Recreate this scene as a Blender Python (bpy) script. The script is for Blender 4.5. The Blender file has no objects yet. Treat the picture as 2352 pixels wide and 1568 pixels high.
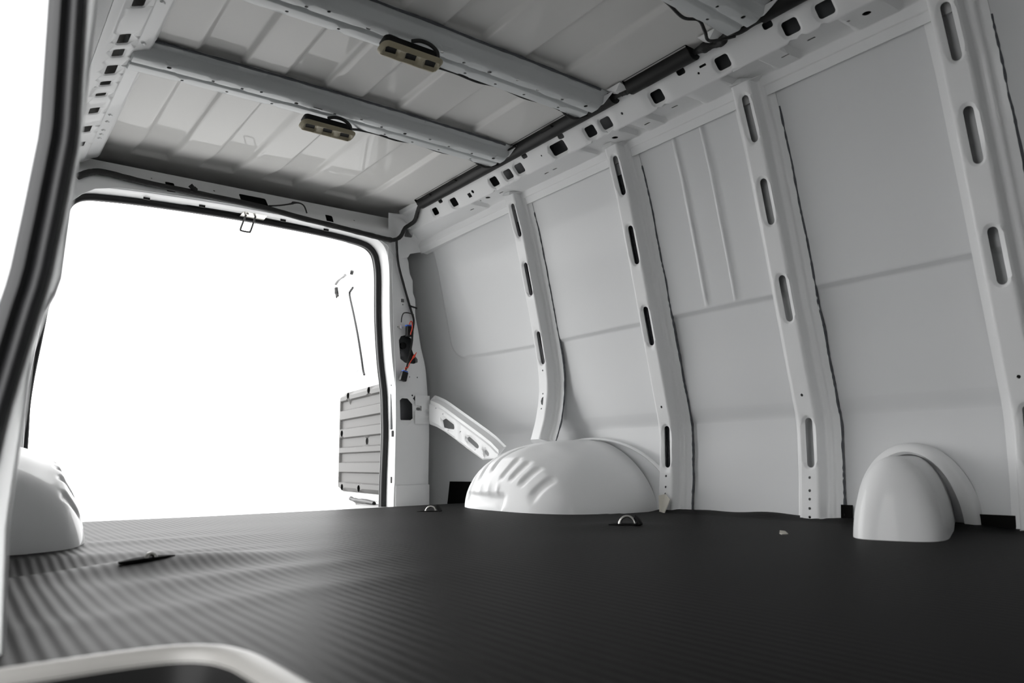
import bpy, bmesh, math, random
from mathutils import Vector, Matrix, noise
from mathutils.geometry import delaunay_2d_cdt
random.seed(4)
PI = math.pi
scene = bpy.context.scene
COL = scene.collection

# ------------------------------------------------------------------ camera
cd = bpy.data.cameras.new('camera')
cam = bpy.data.objects.new('camera', cd); COL.objects.link(cam)
cd.sensor_width = 36.0
cd.lens = 36.0 * 1729.0 / 2352.0
cd.clip_start = 0.01
RIGHT = Vector((0.80316, -0.59563, -0.01243)); UP = Vector((-0.08325, -0.13287, 0.98763)); FWD = Vector((0.58992, 0.79219, 0.15630))
m = Matrix.Identity(4)
for i in range(3):
    m[i][0] = RIGHT[i]; m[i][1] = UP[i]; m[i][2] = -FWD[i]
m.translation = Vector((0, 0, 0.18))
cam.matrix_world = m
cd.dof.use_dof = True
cd.dof.focus_distance = 2.7
cd.dof.aperture_fstop = 4.0
scene.camera = cam
scene.cycles.glossy_bounces = 3; scene.cycles.transmission_bounces = 0; scene.cycles.max_bounces = 8

# ------------------------------------------------------------------ world: even white daylight
w = bpy.data.worlds.new('world'); scene.world = w; w.use_nodes = True
bg = w.node_tree.nodes['Background']
bg.inputs[0].default_value = (1.0, 1.0, 1.0, 1); bg.inputs[1].default_value = 6.0
vs = scene.view_settings
vs.view_transform = 'Standard'; vs.look = 'None'; vs.gamma = 1; vs.exposure = 0.0; vs.use_curve_mapping = False

# daylight portals (no light of their own) in the two door openings
def portal(name, loc, rot, sx, sy):
    l = bpy.data.lights.new(name, 'AREA'); l.shape = 'RECTANGLE'; l.size = sx; l.size_y = sy; l.cycles.is_portal = True
    o = bpy.data.objects.new(name, l); COL.objects.link(o); o.location = loc; o.rotation_euler = rot
portal('rear_opening_portal', (0.93, 3.27, 0.6), (-PI/2, 0, 0), 1.5, 1.35)

# ------------------------------------------------------------------ materials
def mat(name, col, rough=0.5, metal=0.0, coat=0.0, coat_r=0.05, spec=0.5):
    M = bpy.data.materials.new(name); M.use_nodes = True
    b = M.node_tree.nodes['Principled BSDF']
    b.inputs['Base Color'].default_value = (*col, 1); b.inputs['Roughness'].default_value = rough
    b.inputs['Metallic'].default_value = metal; b.inputs['Coat Weight'].default_value = coat
    b.inputs['Coat Roughness'].default_value = coat_r; b.inputs['Specular IOR Level'].default_value = spec
    return M
def add_noise_bump(M, scale, dist, strength=0.3, detail=3):
    nt = M.node_tree; b = nt.nodes['Principled BSDF']
    tc = nt.nodes.new('ShaderNodeTexCoord'); n = nt.nodes.new('ShaderNodeTexNoise'); bp = nt.nodes.new('ShaderNodeBump')
    n.inputs['Scale'].default_value = scale; n.inputs['Detail'].default_value = detail
    bp.inputs['Distance'].default_value = dist; bp.inputs['Strength'].default_value = strength
    nt.links.new(tc.outputs['Object'], n.inputs['Vector']); nt.links.new(n.outputs['Fac'], bp.inputs['Height']); nt.links.new(bp.outputs['Normal'], b.inputs['Normal'])
def add_noise_colour(M, scale, c0, c1):
    nt = M.node_tree; b = nt.nodes['Principled BSDF']
    tc = nt.nodes.new('ShaderNodeTexCoord'); n = nt.nodes.new('ShaderNodeTexNoise'); r = nt.nodes.new('ShaderNodeValToRGB')
    n.inputs['Scale'].default_value = scale; n.inputs['Detail'].default_value = 4
    r.color_ramp.elements[0].position = 0.3; r.color_ramp.elements[1].position = 0.7
    r.color_ramp.elements[0].color = (*c0, 1); r.color_ramp.elements[1].color = (*c1, 1)
    nt.links.new(tc.outputs['Object'], n.inputs['Vector']); nt.links.new(n.outputs['Fac'], r.inputs[0]); nt.links.new(r.outputs[0], b.inputs['Base Color'])

PAINT = mat('white_body_paint', (0.808, 0.813, 0.815), 0.5, coat=0.22, coat_r=0.06, spec=0.15); add_noise_bump(PAINT, 9, 0.002, 0.06, 1)
PANELP = mat('thin_white_panel_paint', (0.71, 0.718, 0.724), 0.5, coat=0.2, coat_r=0.08, spec=0.12); add_noise_bump(PANELP, 7, 0.002, 0.05, 1)
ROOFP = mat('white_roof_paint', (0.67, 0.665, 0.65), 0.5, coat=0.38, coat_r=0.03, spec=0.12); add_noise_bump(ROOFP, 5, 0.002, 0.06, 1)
BOWP = mat('grey_white_bow_paint', (0.60, 0.62, 0.625), 0.4, coat=0.25, coat_r=0.1, spec=0.2)
BLACKP = mat('black_plastic', (0.010, 0.010, 0.010), 0.45, spec=0.25)
RUBBER = mat('black_rubber', (0.010, 0.010, 0.011), 0.5, spec=0.4); add_noise_bump(RUBBER, 300, 0.0005, 0.2)
TAPE = mat('black_cloth_tape', (0.014, 0.014, 0.014), 0.65); add_noise_bump(TAPE, 160, 0.003, 0.7)
TAN = mat('tan_plastic', (0.36, 0.32, 0.22), 0.45); add_noise_bump(TAN, 600, 0.0004, 0.3)
LENS = mat('smoky_lens', (0.06, 0.052, 0.038), 0.35, spec=0.2)
TRIM = mat('grey_moulded_plastic', (0.060, 0.0585, 0.056), 0.6); add_noise_bump(TRIM, 500, 0.0006, 0.4)
POCKM = mat('recess_shade_plastic', (0.012, 0.012, 0.012), 0.8, spec=0.1)  # matte near-black: trim pocket shade put into the colour; also tie-down cups
STEEL = mat('zinc_steel', (0.62, 0.61, 0.58), 0.3, metal=1.0)
DSTEEL = mat('dark_steel', (0.16, 0.16, 0.16), 0.4, metal=1.0)
RED = mat('red_wire', (0.65, 0.045, 0.015), 0.45)
BLUE = mat('blue_plastic', (0.03, 0.12, 0.55), 0.45)
SEAL = mat('grey_felt_sealant', (0.09, 0.095, 0.105), 0.85); add_noise_bump(SEAL, 250, 0.004, 0.8)
SILLM = mat('grey_sill_plate', (0.45, 0.45, 0.44), 0.45, coat=0.3)
WELLM = mat('black_step_plastic', (0.008, 0.008, 0.008), 0.42, spec=0.15)
RIMM = mat('grey_step_rim', (0.20, 0.195, 0.185), 0.45)
GROUNDM = mat('white_ground', (0.34, 0.34, 0.34), 0.8); add_noise_colour(GROUNDM, 0.6, (0.33, 0.33, 0.33), (0.36, 0.36, 0.355))
CREAM = mat('cream_plastic', (0.62, 0.60, 0.53), 0.5)
FLOORM = mat('painted_floor_steel', (0.3, 0.3, 0.3), 0.5)

def mat_rubber_floor():
    M = mat('ribbed_black_mat', (0.006, 0.0058, 0.0056), 0.5, spec=0.032)
    nt = M.node_tree; b = nt.nodes['Principled BSDF']
    tc = nt.nodes.new('ShaderNodeTexCoord'); sx = nt.nodes.new('ShaderNodeSeparateXYZ')
    nt.links.new(tc.outputs['Object'], sx.inputs[0])
    def sine(period):
        a = nt.nodes.new('ShaderNodeMath'); a.operation = 'MULTIPLY'; a.inputs[1].default_value = 2*PI/period
        s = nt.nodes.new('ShaderNodeMath'); s.operation = 'SINE'
        nt.links.new(sx.outputs['X'], a.inputs[0]); nt.links.new(a.outputs[0], s.inputs[0]); return s
    s1 = sine(0.0175)
    n = nt.nodes.new('ShaderNodeTexNoise'); n.inputs['Scale'].default_value = 90; n.inputs['Detail'].default_value = 3
    nt.links.new(tc.outputs['Object'], n.inputs['Vector'])
    mx = nt.nodes.new('ShaderNodeMath'); mx.operation = 'MULTIPLY_ADD'; mx.inputs[1].default_value = 0.25
    nt.links.new(n.outputs['Fac'], mx.inputs[0]); nt.links.new(s1.outputs[0], mx.inputs[2])
    bp = nt.nodes.new('ShaderNodeBump'); bp.inputs['Distance'].default_value = 0.00036; bp.inputs['Strength'].default_value = 1.0
    nt.links.new(mx.outputs[0], bp.inputs['Height']); nt.links.new(bp.outputs['Normal'], b.inputs['Normal'])
    return M
MATM = mat_rubber_floor()

# ------------------------------------------------------------------ helpers
def interp(x, xs, ys):
    if x <= xs[0]: return ys[0] + (x-xs[0])*(ys[1]-ys[0])/(xs[1]-xs[0])
    for i in range(len(xs)-1):
        if x <= xs[i+1]: return ys[i] + (x-xs[i])*(ys[i+1]-ys[i])/(xs[i+1]-xs[i])
    return ys[-1] + (x-xs[-1])*(ys[-1]-ys[-2])/(xs[-1]-xs[-2])
def sstep(a, b, x):
    t = min(1, max(0, (x-a)/(b-a))); return t*t*(3-2*t)
def frange(a, b, step):
    n = max(1, int(round(abs(b-a)/step))); return [a+(b-a)*i/n for i in range(n+1)]
def merge_vals(*ls):
    out = []
    for v in sorted(v for l in ls for v in l):
        if not out or v-out[-1] > 1e-4: out.append(v)
    return out

def obj(name, verts, faces, material, parent=None, smooth=35, solid=0, bevel=0):
    me = bpy.data.meshes.new(name); me.from_pydata([tuple(v) for v in verts], [], faces); me.validate(); me.update()
    o = bpy.data.objects.new(name, me); COL.objects.link(o); me.materials.append(material)
    if smooth:
        for p in me.polygons: p.use_smooth = True
        me.set_sharp_from_angle(angle=math.radians(smooth))
    if bevel:
        b = o.modifiers.new('bevel', 'BEVEL'); b.width = bevel; b.segments = 2; b.limit_method = 'ANGLE'
    if solid:
        s = o.modifiers.new('solid', 'SOLIDIFY'); s.thickness = solid; s.offset = 0
    if smooth and (solid or bevel):
        e = o.modifiers.new('edges', 'EDGE_SPLIT'); e.split_angle = math.radians(smooth)
    if parent: o.parent = parent
    return o
def empty(name, loc=(0, 0, 0)):
    o = bpy.data.objects.new(name, None); COL.objects.link(o); o.location = loc; o.empty_display_size = 0.05
    return o
def adopt(parent, *objs):
    for o in objs:
        o.parent = parent; o.matrix_parent_inverse = Matrix.Translation(-Vector(parent.location))
def thing(o, label, cat, group=None):
    o['label'] = label; o['category'] = cat
    if group: o['group'] = group
    return o
def struct(o, label, cat):
    o['kind'] = 'structure'; o['label'] = label; o['category'] = cat; return o
def grid(name, us, vs_, f, material, parent=None, solid=0, smooth=35, keep=None):
    V = [f(u, v) for u in us for v in vs_]; n = len(vs_); F = []
    for i in range(len(us)-1):
        for j in range(n-1):
            if keep and not keep((us[i]+us[i+1])/2, (vs_[j]+vs_[j+1])/2): continue
            F.append((i*n+j, (i+1)*n+j, (i+1)*n+j+1, i*n+j+1))
    return obj(name, V, F, material, parent, smooth, solid)
def smooth_path(pts, n=8):
    P = [Vector(p) for p in pts]; out = []
    for i in range(len(P)-1):
        p0 = P[max(0, i-1)]; p1 = P[i]; p2 = P[i+1]; p3 = P[min(len(P)-1, i+2)]
        for k in range(n):
            t = k/n
            out.append(0.5*((2*p1)+(p2-p0)*t+(2*p0-5*p1+4*p2-p3)*t*t+(3*p1-p0-3*p2+p3)*t**3))
    out.append(P[-1]); return out
def tube_data(pts, r, seg=10, jitter=0, closed=False, flat=None):
    P = [Vector(p) for p in pts]; V = []; F = []; n = len(P)
    t0 = (P[1]-P[0]).normalized(); up = Vector((0, 0, 1)) if abs(t0.z) < 0.9 else Vector((1, 0, 0))
    nrm = (up - t0*up.dot(t0)).normalized()
    for i, p in enumerate(P):
        if closed: t = (P[(i+1) % n]-P[i-1]).normalized()
        else: t = (P[min(n-1, i+1)]-P[max(0, i-1)]).normalized()
        nrm = (nrm - t*nrm.dot(t)).normalized(); bn = t.cross(nrm)
        rr = (r(i/(n-1)) if callable(r) else r)*(1+jitter*(random.random()-.5))
        for k in range(seg):
            a = 2*PI*k/seg
            V.append(p + nrm*(math.cos(a)*rr) + bn*(math.sin(a)*rr*(flat or 1)))
    for i in range(n if closed else n-1):
        j = (i+1) % n
        for k in range(seg):
            F.append((i*seg+k, i*seg+(k+1) % seg, j*seg+(k+1) % seg, j*seg+k))
    if not closed:
        F.append(tuple(range(seg))[::-1]); F.append(tuple((n-1)*seg+k for k in range(seg)))
    return V, F
def tube(name, pts, r, material, parent=None, seg=10, sm=8, jitter=0, closed=False, flat=None):
    V, F = tube_data(smooth_path(pts, sm) if sm else pts, r, seg, jitter, closed, flat)
    return obj(name, V, F, material, parent, 50)
def box(name, lo, hi, material, parent=None, bevel=0):
    x0, y0, z0 = lo; x1, y1, z1 = hi
    V = [(x0, y0, z0), (x1, y0, z0), (x1, y1, z0), (x0, y1, z0), (x0, y0, z1), (x1, y0, z1), (x1, y1, z1), (x0, y1, z1)]
    F = [(3, 2, 1, 0), (4, 5, 6, 7), (0, 1, 5, 4), (1, 2, 6, 5), (2, 3, 7, 6), (3, 0, 4, 7)]
    return obj(name, V, F, material, parent, 30, bevel=bevel)
def join_data(*ds):
    V = []; F = []
    for v, f in ds:
        o = len(V); V += list(v); F += [tuple(i+o for i in p) for p in f]
    return V, F

# 2D shapes for stamped holes
def slot(u, v0, v1, wdt, n=8):
    r = wdt/2; lo, hi = min(v0, v1)+r, max(v0, v1)-r; P = []
    for k in range(n+1): a = PI*k/n; P.append((u+r*math.cos(a), hi+r*math.sin(a)))
    for k in range(n+1): a = PI+PI*k/n; P.append((u+r*math.cos(a), lo+r*math.sin(a)))
    return P
def circ(u, v, r, n=10): return [(u+r*math.cos(2*PI*k/n), v+r*math.sin(2*PI*k/n)) for k in range(n)]
def rrect(u, v, wu, hv, r, n=4):
    P = []
    for cx, cy, a0 in ((u+wu/2-r, v+hv/2-r, 0), (u-wu/2+r, v+hv/2-r, PI/2), (u-wu/2+r, v-hv/2+r, PI), (u+wu/2-r, v-hv/2+r, 1.5*PI)):
        for k in range(n+1): a = a0+PI/2*k/n; P.append((cx+r*math.cos(a), cy+r*math.sin(a)))
    return P
def inside(p, poly):
    x, y = p; c = False; n = len(poly); j = n-1
    for i in range(n):
        xi, yi = poly[i]; xj, yj = poly[j]
        if (yi > y) != (yj > y) and x < (xj-xi)*(y-yi)/(yj-yi)+xi: c = not c
        j = i
    return c
def pdist(p, poly):
    x, y = p; best = 9
    for i in range(len(poly)):
        ax, ay = poly[i-1]; bx, by = poly[i]; dx, dy = bx-ax, by-ay
        L = dx*dx+dy*dy; t = 0 if L == 0 else max(0, min(1, ((x-ax)*dx+(y-ay)*dy)/L))
        best = min(best, math.hypot(x-ax-t*dx, y-ay-t*dy))
    return best
def offset(poly, d):
    n = len(poly); cx = sum(p[0] for p in poly)/n; cy = sum(p[1] for p in poly)/n; out = []
    for i in range(n):
        (ax, ay), (bx, by), (c_x, c_y) = poly[i-1], poly[i], poly[(i+1) % n]
        nx, ny = (c_y-ay), -(c_x-ax); L = math.hypot(nx, ny) or 1; nx, ny = nx/L, ny/L
        if nx*(bx-cx)+ny*(by-cy) < 0: nx, ny = -nx, -ny
        out.append((bx+nx*d, by+ny*d))
    return out
def plate(name, outline, holes, f, material, parent=None, cols=(), rows=(), lip=0.006, lipw=0.009, solid=0.0015, smooth=35, dens=True):
    """sheet with cut holes; f(u, v, d) maps to space, d = how far the metal is pressed back round a hole. holes: (poly, has_lip)"""
    holes = [h if isinstance(h, tuple) else (h, True) for h in holes]
    pts = []; edges = []
    def loop(P):
        b = len(pts); pts.extend(P); edges.extend((b+i, b+(i+1) % len(P)) for i in range(len(P)))
    loop(outline)
    for h, l in holes: loop(h)
    bb = [(min(q[0] for q in h)-lipw*1.6, min(q[1] for q in h)-lipw*1.6, max(q[0] for q in h)+lipw*1.6, max(q[1] for q in h)+lipw*1.6) for h, l in holes]
    def near(p, lim):
        for (h, l), b in zip(holes, bb):
            if b[0] < p[0] < b[2] and b[1] < p[1] < b[3] and (inside(p, h) or pdist(p, h) < lim): return True
        return False
    extra = []
    for h, l in holes:
        if l:
            for dd in (0.4, 0.75, 1.0):
                for q in offset(h, lipw*dd):
                    if inside(q, outline): extra.append(q)
    for u in cols:
        for v in rows:
            q = (u, v)
            if inside(q, outline) and pdist(q, outline) > 0.0004 and not near(q, lipw*1.25): extra.append(q)
    pts2 = [Vector(p) for p in pts+extra]
    vo, eo, fo, _, _, _ = delaunay_2d_cdt(pts2, edges, [], 0, 1e-6)
    V = []
    for p in vo:
        d = 0
        for (h, l), b in zip(holes, bb):
            if l and b[0] < p[0] < b[2] and b[1] < p[1] < b[3]:
                d = max(d, lip*(1-sstep(0, lipw, pdist((p[0], p[1]), h))))
        V.append(f(p[0], p[1], d))
    F = []
    for t in fo:
        c = (sum(vo[i][0] for i in t)/3, sum(vo[i][1] for i in t)/3)
        if not inside(c, outline): continue
        if any(b[0] < c[0] < b[2] and b[1] < c[1] < b[3] and inside(c, h) for (h, l), b in zip(holes, bb)): continue
        F.append(tuple(t))
    return obj(name, V, F, material, parent, smooth, solid)
def profile(pts):
    """unrolled sheet profile: returns (length list, function s -> point, normal)"""
    S = [0]
    for a, b in zip(pts, pts[1:]): S.append(S[-1]+math.hypot(b[0]-a[0], b[1]-a[1]))
    def f(s, d=0):
        i = 0
        while i < len(S)-2 and s > S[i+1]: i += 1
        a, b = pts[i], pts[i+1]; t = (s-S[i])/(S[i+1]-S[i]); L = S[i+1]-S[i]
        nx, ny = (b[1]-a[1])/L, -(b[0]-a[0])/L
        return (a[0]+(b[0]-a[0])*t+nx*d, a[1]+(b[1]-a[1])*t+ny*d)
    return S, f
def round_poly(pts, r, n=3):
    out = [pts[0]]
    for a, b, c in zip(pts, pts[1:], pts[2:]):
        A, B, C = Vector(a), Vector(b), Vector(c)
        ra = min(r, (A-B).length*.45, (C-B).length*.45)
        p, q = B+(A-B).normalized()*ra, B+(C-B).normalized()*ra
        for k in range(n+1):
            t = k/n; out.append(tuple(p*(1-t)**2+B*2*t*(1-t)+q*t*t))
    out.append(pts[-1]); return out

# ------------------------------------------------------------------ the van's side profile
RZ = [-.03, 0, .12, .25, .30, .36, .45, .54, .63, .81, .97, 1.11, 1.29, 1.36]
RX = [1.99, 1.995, 2.010, 2.018, 2.016, 2.004, 1.985, 1.967, 1.948, 1.912, 1.877, 1.846, 1.793, 1.77]
def XR(z): return interp(z, RZ, RX)                      # inner face of the ribs
def XS(z): return XR(z) + .062 - .007*sstep(.300, .352, z) + .007*sstep(.36, .62, z)      # outer skin
def TP(y): return 0 if y < 2.42 else (.095 if y < 3.12 else .095)*((y-2.42)/.70)**2      # body narrows towards the tail
def ZD(y): return 0 if y < 2.42 else .050*((y-2.42)/.62)**2      # and its waist drops a little
CX = 0.94                                                # centre line of the van
FRONT = -1.3

# ------------------------------------------------------------------ ground outside
ground = obj('ground', [(-30, -30, -.75), (30, -30, -.75), (30, 40, -.75), (-30, 40, -.75)], [(0, 1, 2, 3)], GROUNDM)
struct(ground, 'bright white ground outside the open rear doors', 'ground')

# ------------------------------------------------------------------ floor
fl = box('floor', (-.25, FRONT, -.09), (2.10, 3.14, -.028), FLOORM)
# cut for the step well
V = []; F = []
def slab(x0, y0, x1, y1):
    b = len(V); V.extend([(x0, y0, -.09), (x1, y0, -.09), (x1, y1, -.09), (x0, y1, -.09), (x0, y0, -.028), (x1, y0, -.028), (x1, y1, -.028), (x0, y1, -.028)])
    F.extend([tuple(b+i for i in q) for q in ((3, 2, 1, 0), (4, 5, 6, 7), (0, 1, 5, 4), (1, 2, 6, 5), (2, 3, 7, 6), (3, 0, 4, 7))])
slab(.262, FRONT, 2.10, .80); slab(-.25, .80, 2.10, 3.14); slab(1.66, 3.14, 2.10, 3.58); slab(-.25, 3.14, .20, 3.58)
bpy.data.objects.remove(fl)
fl = obj('floor', V, F, FLOORM, None, 0)
struct(fl, 'painted steel load floor under the black rubber mat', 'floor')
sill = grid('sill_plate', frange(.16, 1.72, .06), [2.80, 2.86, 3.14, 3.16, 3.20, 3.21], lambda x, y: (x, y, -.012-.012*sstep(2.8, 3.1, y)-(.03 if y > 3.205 else 0)), SILLM, fl, solid=.004)

# ------------------------------------------------------------------ right wall
wr = empty('wall_right'); struct(wr, 'white ribbed steel side wall with slotted uprights', 'wall')
def skin_x(y, z, rear_bay):
    x = XS(z)
    if rear_bay:    # pressed field with a round lower corner
        yc, zc, r = 2.965, .748, .085
        dz = z-.668 if y < yc else 9; dy = 3.05-y
        if y > yc and z < zc: e = r-math.hypot(y-yc, z-zc)
        else: e = min(z-.668, dy)
    else: e = z-.668
    return x-.010*sstep(-.009, .008, e)
def panel(y0, y1, zlo=-.03, ztop=1.40, beads=(), rear=False):
    ys = merge_vals(frange(y0, y1, .04), [b+d for b, t0, t1 in beads for d in (-.009, -.006, -.003, 0, .003, .006, .009)], frange(2.94, 3.08, .006) if rear else [])
    zs = merge_vals(frange(zlo, ztop, .025), frange(.29, .37, .008), frange(.652, .684, .004), frange(.684, .80, .008) if rear else [])
    def f(y, z):
        x = skin_x(y, z, rear)
        for b, t0, t1 in beads: x -= .0045*max(0, 1-(abs(y-b)/.0085)**2)*sstep(t0-.01, t0+.02, z)*(1-sstep(t1-.03, t1, z))
        if rear: x -= TP(y)
        return (x, y, z)
    return grid('wall_panel', ys, zs, f, PANELP, wr, smooth=40)
panel(2.40, 3.57, rear=True); panel(1.79, 2.40); panel(1.24, 1.79, beads=((1.582, .683, 1.26), (1.467, .682, 1.26))); panel(.68, 1.24); panel(FRONT, .68)

SLOTS = [(1.106, 1.243), (.861, .998), (.575, .712), (.149, .294)]
def rib(yr, zlo, xf, ztop=1.296, full=True, mastic=None):
    """pressed hat-section upright; yr = rear edge of its face"""
    pr = round_poly([(yr+.034, .050), (yr+.006, .046), (yr, 0), (yr-.062, 0), (yr-.067, .036), (yr-.084, .037), (yr-.088, .047), (yr-.108, .050)], .008)
    S, f2 = profile(pr)
    sc = (S[[i for i, p in enumerate(pr) if abs(p[1]) < 1e-3][0]]+S[[i for i, p in enumerate(pr) if abs(p[1]) < 1e-3][-1]])/2
    holes = []
    for a, b in SLOTS[: (4 if full else 3)]: holes.append(slot(sc+.004, a, b, .024))
    if full:
        holes.append((circ(sc, .360, .0045, 8), False))
        for z in (.121, .084, .060, .034, .010): holes.append((circ(sc+.002, z, .0042, 8), False))
    else:
        holes.append((circ(sc+.004, .549, .004, 8), False)); holes.append((circ(sc, .452, .0035, 8), False)); holes.append((circ(sc, .390, .0035, 8), False))
        holes.append(([(sc+.006, .404), (sc+.006, .440), (sc-.004, .436), (sc-.010, .422), (sc-.004, .408)], False))
    out = [(S[0], zlo), (S[-1], zlo)] + [(S[-1], z) for z in frange(zlo, ztop, .03)[1:-1]] + [(S[-1], ztop), (S[0], ztop)] + [(S[0], z) for z in frange(ztop, zlo, .03)[1:-1]]
    def f(s, z, d):
        y, dep = f2(s)
        return (xf(z)+dep+d, y, z)
    r = plate('rib', out, holes, f, PAINT, wr, cols=S[1:-1]+[sc-.02, sc+.02, sc], rows=frange(zlo, ztop, .02)[1:-1], smooth=40)
    # felted sealant along the front flange, its dark line also painting the gap shadow
    pts = []
    zb = frange(zlo+.01, ztop-.10, .02)
    for z in zb:
        j = noise.noise(Vector((yr*9, z*14, 0)))*.0035 + (.006*math.exp(-((z-.60)/.05)**2) if not full else 0)
        pts.append((xf(z)+.052, yr-.1085-j, z))
    if mastic: grid('mastic_strip', [yr+.01, yr-.03, yr-.07], frange(mastic[0], mastic[1], .06), lambda y, z: (xf(z)+.048, y, z), SEAL, r)
    tube('sealant_shade_bead', pts, .0035, SEAL, r, seg=6, sm=2, jitter=.5)
    return r
def XR2(z): return interp(z, [.24, .267, .335, .407, .46, .517, .58, .645, .81, .97, 1.11, 1.29], [1.903, 1.915, 1.940, 1.956, 1.963, 1.963, 1.957, 1.946, 1.912, 1.877, 1.846, 1.793])
rib(2.455, .245, XR2, full=False, mastic=(.52, 1.185))
rib(1.846, -.012, XR, mastic=(.10, 1.195)); rib(1.298, -.012, XR); rib(.733, -.012, XR)

# roof rail: pressed longitudinal beam with square openings
def rail_obj():
    pr = round_poly([(1.850, 1.232), (1.842, 1.258), (1.838, 1.260), (1.832, 1.285), (1.724, 1.279), (1.673, 1.338), (1.655, 1.343), (1.645, 1.347), (1.640, 1.368)], .004)
    S, f2 = profile(pr)
    i0 = min(range(len(pr)), key=lambda i: math.hypot(pr[i][0]-1.724, pr[i][1]-1.279)); i1 = min(range(len(pr)), key=lambda i: math.hypot(pr[i][0]-1.673, pr[i][1]-1.338))
    iu = min(range(len(pr)), key=lambda i: math.hypot(pr[i][0]-1.832, pr[i][1]-1.285))
    sf = (S[i0]+S[i1])/2; su = (S[iu]+S[i0])/2; half = (S[i1]-S[i0])/2
    holes = []
    def sq(y, wy, h=.040): holes.append(rrect(y, sf-.003, wy, h, .009))
    for y in (.23, .42, .60, .934, 1.032, 1.253, 1.505, 1.737, 1.815, 2.225, 2.300, 2.396): sq(y, .046)
    sq(1.989, .078, .044); sq(2.700, .044); sq(2.852, .040, .036)
    for y in (1.084, 1.386, 1.945, 2.160, 2.775): holes.append((rrect(y, sf+half*.80, .030, .020, .007), False))
    for y, r in ((2.545, .008), (1.655, .005), (2.08, .0035), (1.335, .004)): holes.append((circ(y, sf+.002, r, 8), False))
    holes.append((rrect(2.575, sf-.006, .022, .020, .002), False)); holes.append((rrect(1.312, sf+.016, .024, .007, .001), False))
    for y in (2.66, 2.45, 2.15, 2.10, 1.62, 1.50, 1.10, 1.02): holes.append((rrect(y, su, .024, .007, .002), False))
    for y in (2.53, 1.76, .86): holes.append((circ(y, su+.012, .011, 12), False)); holes.append((circ(y+.045, su+.018, .0045, 8), False))
    y0, y1 = FRONT, 3.094
    yy_ = frange(y0, 2.4, .1)+frange(2.4, y1, .03)[1:]
    out = [(y, S[0]) for y in yy_]+[(y1, v) for v in S[1:-1]]+[(y, S[-1]) for y in yy_[::-1]]+[(y0, v) for v in S[1:-1][::-1]]
    steps = [(2.38, 2.60), (1.66, 1.70), (1.80, 1.90), (1.42, 1.58), (1.16, 1.28), (.92, 1.08), (.70, .80), (.55, .62)]
    def f(y, s, d):
        x, z = f2(s)
        t = sstep(S[iu]-.006, S[iu]+.02, s)*(1-sstep(S[i0]-.012, S[i0]-.002, s))
        k = sum(sstep(a-.008, a+.008, y)*(1-sstep(b-.008, b+.008, y)) for a, b in steps)
        fx = sstep(S[i0]-.012, S[i0], s)*(1-sstep(S[i0]+.014, S[i0]+.03, s))
        ax, az = f2(s, 0); bx, bz = f2(min(S[-1], s+.001), 0); nx, nz = -(bz-az), (bx-ax); L = math.hypot(nx, nz) or 1
        nx, nz = nx/L, nz/L
        if nx*1+nz*.6 < 0: nx, nz = -nx, -nz
        # far end bends outward and down to the corner post
        wo_ = sstep(1.69, 1.85, x)
        return (x+nx*d-TP(y)*sstep(1.64, 1.85, x), y, z+nz*d+.012*k*t-ZD(y)*wo_)
    ys = merge_vals(frange(y0, .4, .1), frange(.4, y1, .03), [v for a, b in steps for v in (a-.008, a, a+.008, b-.008, b, b+.008)])
    return plate('roof_rail', out, holes, f, PAINT, wr, cols=ys[1:-1], rows=S[1:-1]+[su, S[iu]+.02, S[iu]+.04, S[i0]-.013, S[i0]-.007, S[i0]-.002, sf], smooth=32)
rail_obj()
CAVSHADE = mat('cavity_shade_grey', (0.10, 0.105, 0.11), 0.5)  # dark grey that carries the shade inside rail and post
grid('rail_shade_sheet', frange(FRONT, 3.0, .3), [0, 1, 2], lambda y, k: [(1.765, y, 1.296), (1.735, y, 1.335), (1.69, y, 1.352)][k], CAVSHADE, wr)  # added dark sheet that makes the rail openings look shaded
# folded strip between rail and panels
grid('rail_flange', merge_vals(frange(FRONT, 2.4, .1), frange(2.4, 3.09, .04)), [0, 1, 2], lambda y, k: (lambda q: (q[0]-TP(y), y, q[1]-ZD(y)))([(1.846, 1.266), (1.852, 1.238), (1.880, 1.234)][k]), PAINT, wr, solid=.002)
# seam weld tabs at the rib heads
for yr in (2.455, 1.846, 1.298, .733):
    t = grid('rib_head_tab', [0, 1, 2, 3, 4], [0, 1], lambda a, b, yr=yr: (1.795-.004*b+[0, .0, .004, .03, .045][a], yr+.004-.02*a, 1.292-.016*b*(1 if a in (1, 2) else .6)), PAINT, wr, solid=.002)

# head of the corner post closing the rail end
ho = [(1.585, 1.12), (1.69, 1.145), (1.702, 1.165), (1.745, 1.178), (1.772, 1.185), (1.780, 1.205), (1.770, 1.232), (1.722, 1.272), (1.672, 1.336), (1.650, 1.345), (1.585, 1.348)]
hf = lambda x, z, d: (x, 3.096-.030*(1-sstep(0, .035, pdist((x, z), ho[6:])))*sstep(1.60, 1.66, x)+d, z)
plate('post_head', ho, [(rrect(1.688, 1.262, .036, .034, .004), False), (circ(1.715, 1.275, .0045, 8), False)], hf, PAINT, wr, cols=frange(1.59, 1.78, .009), rows=frange(1.13, 1.345, .009), smooth=50)
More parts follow.
